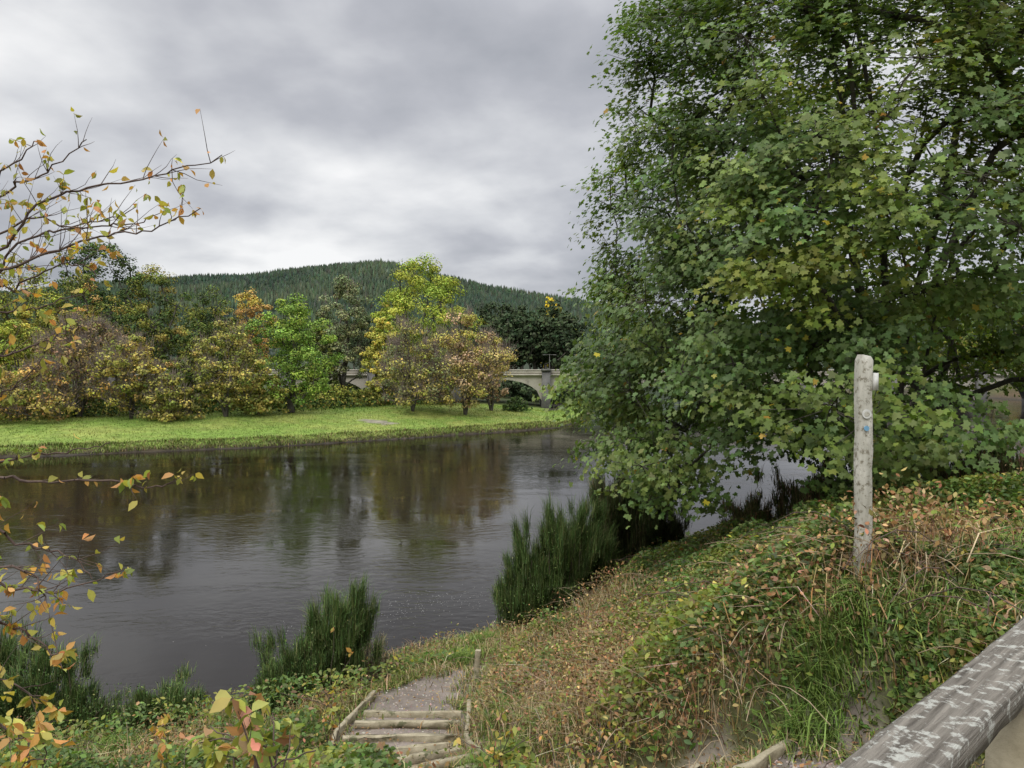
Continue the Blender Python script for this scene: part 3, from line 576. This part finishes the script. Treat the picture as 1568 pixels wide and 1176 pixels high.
# ---------------------------------------------------------------- left foreground cherry sapling
CH=Acc();YL=[(.55,.42,.10),(.46,.40,.09),(.34,.35,.08),(.55,.30,.08),(.26,.30,.06),(.5,.25,.09)]
def branch(pts,r0=.0055,r1=.0015,side=10,tl=.16,leafn=2,ls=.035,pal=YL,acc=CH,lam=.5):
    P=np.array(pts);Q=[]
    n=len(P)
    for i in range(n-1):
        p0,p1,p2,p3=P[max(i-1,0)],P[i],P[i+1],P[min(i+2,n-1)]
        for t in np.linspace(0,1,7)[:-1]:
            Q.append(.5*((2*p1)+(-p0+p2)*t+(2*p0-5*p1+4*p2-p3)*t*t+(-p0+3*p1-3*p2+p3)*t**3))
    Q.append(P[-1]);Q=np.array(Q);Q[1:]+=R.normal(0,.005,Q[1:].shape)
    rad=np.linspace(r0,r1,len(Q));tubes(acc,Q[:-1],Q[1:],rad[:-1],rad[1:],6,1)
    tips=[Q[-1]];
    for i in range(side):
        f=R.uniform(.15,1);k=int(f*(len(Q)-2));d=norm(Q[k+1]-Q[k]);v=norm(d*.8+R.normal(size=3)*.5+[0,0,.2]);L1=tl*R.uniform(.3,1.2)
        q=Q[k];pr_=q
        for s_ in range(1,5):
            v=norm(v+R.normal(size=3)*.15+[0,0,.05]);qn=pr_+v*L1/4;tubes(acc,pr_[None],qn[None],.0019-.0003*s_,.0016-.0003*s_,4,1);pr_=qn
            if R.random()<lam*.8: tips.append(qn)
        tips.append(qn)
    for t in tips:
        m_=R.poisson(leafn*.6)
        if m_==0: continue
        ld=R.normal(size=(m_,3))*.5+[0,0,-.5];c=t+norm(ld)*ls*.6
        N=np.cross(ld,R.normal(size=(m_,3)))
        Nn=norm(N);b=norm(ld);tt=np.cross(b,Nn);sz=ls*R.uniform(.55,1.3,m_)[:,None,None]
        V=c[:,None]+sz*(LEAF[None,:,0:1]*tt[:,None]+LEAF[None,:,1:2]*b[:,None]+LEAF[None,:,2:3]*2*Nn[:,None])
        acc.polys(V,0,jit(pick(pal,m_),.2))
def pp(l,Yd): return [pix(a,b,Yd+ (c[0] if c else 0)) for a,b,*c in l]
D=2.5
trunkx=-2.35;gzt=gz(trunkx,2.6)
tk=np.array([(trunkx,2.6,gzt-.1),(trunkx+.05,2.6,4.4),(trunkx-.05,2.55,5.4),(trunkx+.02,2.5,6.4),(trunkx-.1,2.5,7.4)])
tubes(CH,tk[:-1],tk[1:],[.035,.03,.025,.018],[.03,.025,.018,.008],8,1)
S0=[tuple(tk[i]) for i in range(5)]
def br(root,l,Yd=D,**k): branch([np.array(root)]+pp(l,Yd),**k)
br(S0[3],[(-40,395),(60,315),(150,285),(250,268),(340,238)],side=30,ls=.028)
br(S0[3],[(-60,330),(10,290),(70,262),(135,212)],side=22,tl=.14,ls=.026)
br(S0[3],[(-40,420),(60,392),(150,362),(230,352),(308,320)],2.4,side=30,ls=.028)
br(S0[3],[(-50,385),(40,335),(120,345),(210,320)],2.7,side=24,ls=.030)
br(S0[3],[(-50,300),(20,250),(60,215)],2.7,side=10,tl=.12,ls=.026)
br(S0[3],[(-50,440),(30,375),(110,350),(190,345),(235,330)],2.6,side=24,ls=.028)
br(S0[2],[(-60,470),(20,440),(90,405),(150,420)],2.6,side=18,ls=.030)
br(S0[2],[(-60,560),(10,545),(80,520),(120,500)],2.4,side=14,ls=.032)
br(S0[2],[(-60,500),(10,480),(70,470),(140,440)],2.8,side=16)
br(S0[2],[(-60,640),(10,600),(60,560)],2.4,side=10)
br(S0[2],[(-40,735),(60,738),(170,735),(240,748),(280,728)],2.3,side=9,tl=.1,ls=.03)
br(S0[2],[(-60,720),(30,700),(110,690),(170,678)],2.6,side=9,tl=.1,ls=.03)
br(S0[1],[(-40,850),(30,835),(100,850),(140,880)],2.3,side=14,leafn=3)
br(S0[1],[(-60,930),(20,900),(90,905),(190,870)],2.2,side=14,leafn=3,ls=.03)
br(S0[1],[(-60,990),(10,960),(60,985),(100,1020)],2.0,side=14,leafn=3,ls=.03)
br(S0[1],[(-60,880),(0,865),(50,880),(70,920)],2.0,side=12,leafn=3,ls=.03)
br(S0[1],[(-60,1080),(0,1110),(30,1130)],1.9,side=12,leafn=3)
br(S0[1],[(-60,1060),(0,1040),(60,1070)],2.1,side=12,leafn=3)
CH.build('cherry_sapling',[M_leaf,M_twig])
def sapling(name,px,py,Yd,tips,pal,ls,lf=3):
    a=Acc();q=pix(px,py,Yd);g=np.array([q[0],q[1]+.05,gz(q[0],q[1])])
    for tx,ty in tips: branch([g,(g+q)/2+R.normal(0,.02,3),q+R.normal(0,.03,3),pix(tx,ty,Yd+R.uniform(-.2,.2))],.005,.0018,side=6,tl=.10,leafn=lf,ls=ls,pal=pal,acc=a)
    a.build(name,[M_leaf,M_twig])
PG=[(.34,.38,.09),(.42,.42,.10),(.24,.31,.07),(.48,.25,.14),(.46,.42,.12)]
sapling('rose_sapling',390,1200,2.0,[(355,1070),(320,1115),(420,1095),(450,1120),(380,1130),(300,1140),(480,1150),(360,1160),(420,1160)],PG,.050,4)
sapling('rose_sapling',250,1150,6.5,[(235,1110),(275,1120),(255,1090)],YL,.07,3)
sapling('rose_sapling',770,1160,4.2,[(745,1110),(800,1095),(770,1075),(830,1120),(700,1130),(760,1130)],YL+PG,.045,3)
sapling('rose_sapling',510,1090,6.5,[(512,960),(540,1000),(490,1050),(430,1060)],YL,.055,2)
sapling('rose_sapling',900,1170,4.6,[(880,1120),(930,1100),(960,1130),(850,1140)],YL+PG,.04,3)
sapling('rose_sapling',30,1180,3.0,[(10,1100),(50,1120),(30,1150),(80,1160)],YL,.05,4)

# ---------------------------------------------------------------- world
w=bpy.data.worlds.new('World');sc.world=w;w.use_nodes=True;nt=w.node_tree;N=nt.nodes;L=nt.links;N.clear()
o=N.new('ShaderNodeOutputWorld');sky=N.new('ShaderNodeTexSky');sky.sky_type='NISHITA';sky.sun_disc=False
SE,SR=math.radians(48),math.radians(205)
sky.sun_elevation=SE;sky.sun_rotation=SR
b1=N.new('ShaderNodeBackground');b1.inputs[1].default_value=.1;L.new(sky.outputs[0],b1.inputs[0])
tc=N.new('ShaderNodeTexCoord');sp=N.new('ShaderNodeSeparateXYZ');L.new(tc.outputs['Generated'],sp.inputs[0])
def M(op,a,b=None):
    m=N.new('ShaderNodeMath');m.operation=op
    for i,v in enumerate((a,b)):
        if v is None: continue
        if isinstance(v,(int,float)): m.inputs[i].default_value=v
        else: L.new(v,m.inputs[i])
    return m.outputs[0]
zc=M('MAXIMUM',sp.outputs[2],0.0);zd=M('ADD',zc,.24)
cb=N.new('ShaderNodeCombineXYZ');L.new(M('DIVIDE',sp.outputs[0],zd),cb.inputs[0]);L.new(M('DIVIDE',sp.outputs[1],zd),cb.inputs[1])
def cn(scale,det,rough,dist,off):
    mp=N.new('ShaderNodeMapping');mp.inputs['Location'].default_value=off;mp.inputs['Rotation'].default_value=(0,0,.25);mp.inputs['Scale'].default_value=(1,1.0,1);L.new(cb.outputs[0],mp.inputs[0])
    n=N.new('ShaderNodeTexNoise');n.inputs['Scale'].default_value=scale;n.inputs['Detail'].default_value=det;n.inputs['Roughness'].default_value=rough;n.inputs['Distortion'].default_value=dist;L.new(mp.outputs[0],n.inputs['Vector']);return n.outputs['Fac']
v=M('ADD',M('MULTIPLY',cn(.8,3,.5,.1,(3.1,1.7,0)),.55),M('MULTIPLY',cn(2.3,6,.48,.1,(7.3,2.2,0)),.45))
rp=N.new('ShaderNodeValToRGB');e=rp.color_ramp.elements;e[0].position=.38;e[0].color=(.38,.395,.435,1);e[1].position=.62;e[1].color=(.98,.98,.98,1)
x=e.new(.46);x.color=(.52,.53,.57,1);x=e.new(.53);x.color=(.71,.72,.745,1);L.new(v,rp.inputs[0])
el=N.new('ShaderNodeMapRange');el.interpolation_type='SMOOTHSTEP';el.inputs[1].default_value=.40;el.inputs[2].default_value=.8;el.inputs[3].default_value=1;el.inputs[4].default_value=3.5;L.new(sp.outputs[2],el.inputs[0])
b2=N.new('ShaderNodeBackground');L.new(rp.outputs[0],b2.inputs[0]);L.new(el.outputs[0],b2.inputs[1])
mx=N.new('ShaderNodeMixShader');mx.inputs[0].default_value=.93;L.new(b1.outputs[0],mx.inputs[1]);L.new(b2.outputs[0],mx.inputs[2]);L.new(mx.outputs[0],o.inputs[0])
sl=bpy.data.lights.new('sun','SUN');sl.energy=1.5;sl.angle=math.radians(18);sl.color=(1,.96,.9);so=bpy.data.objects.new('sun',sl);sc.collection.objects.link(so)
dirv=Vector((-math.sin(math.radians(25))*math.cos(SE),-math.cos(math.radians(25))*math.cos(SE),math.sin(SE)))
so.rotation_euler=dirv.to_track_quat('Z','Y').to_euler()
# ---------------------------------------------------------------- camera
cd=bpy.data.cameras.new('camera');cd.sensor_width=36;cd.lens=36*F/1568;cd.clip_end=8000;cd.clip_start=.05
co=bpy.data.objects.new('camera',cd);sc.collection.objects.link(co);co.location=CAM;co.rotation_euler=(math.pi/2-PITCH,0,0);sc.camera=co
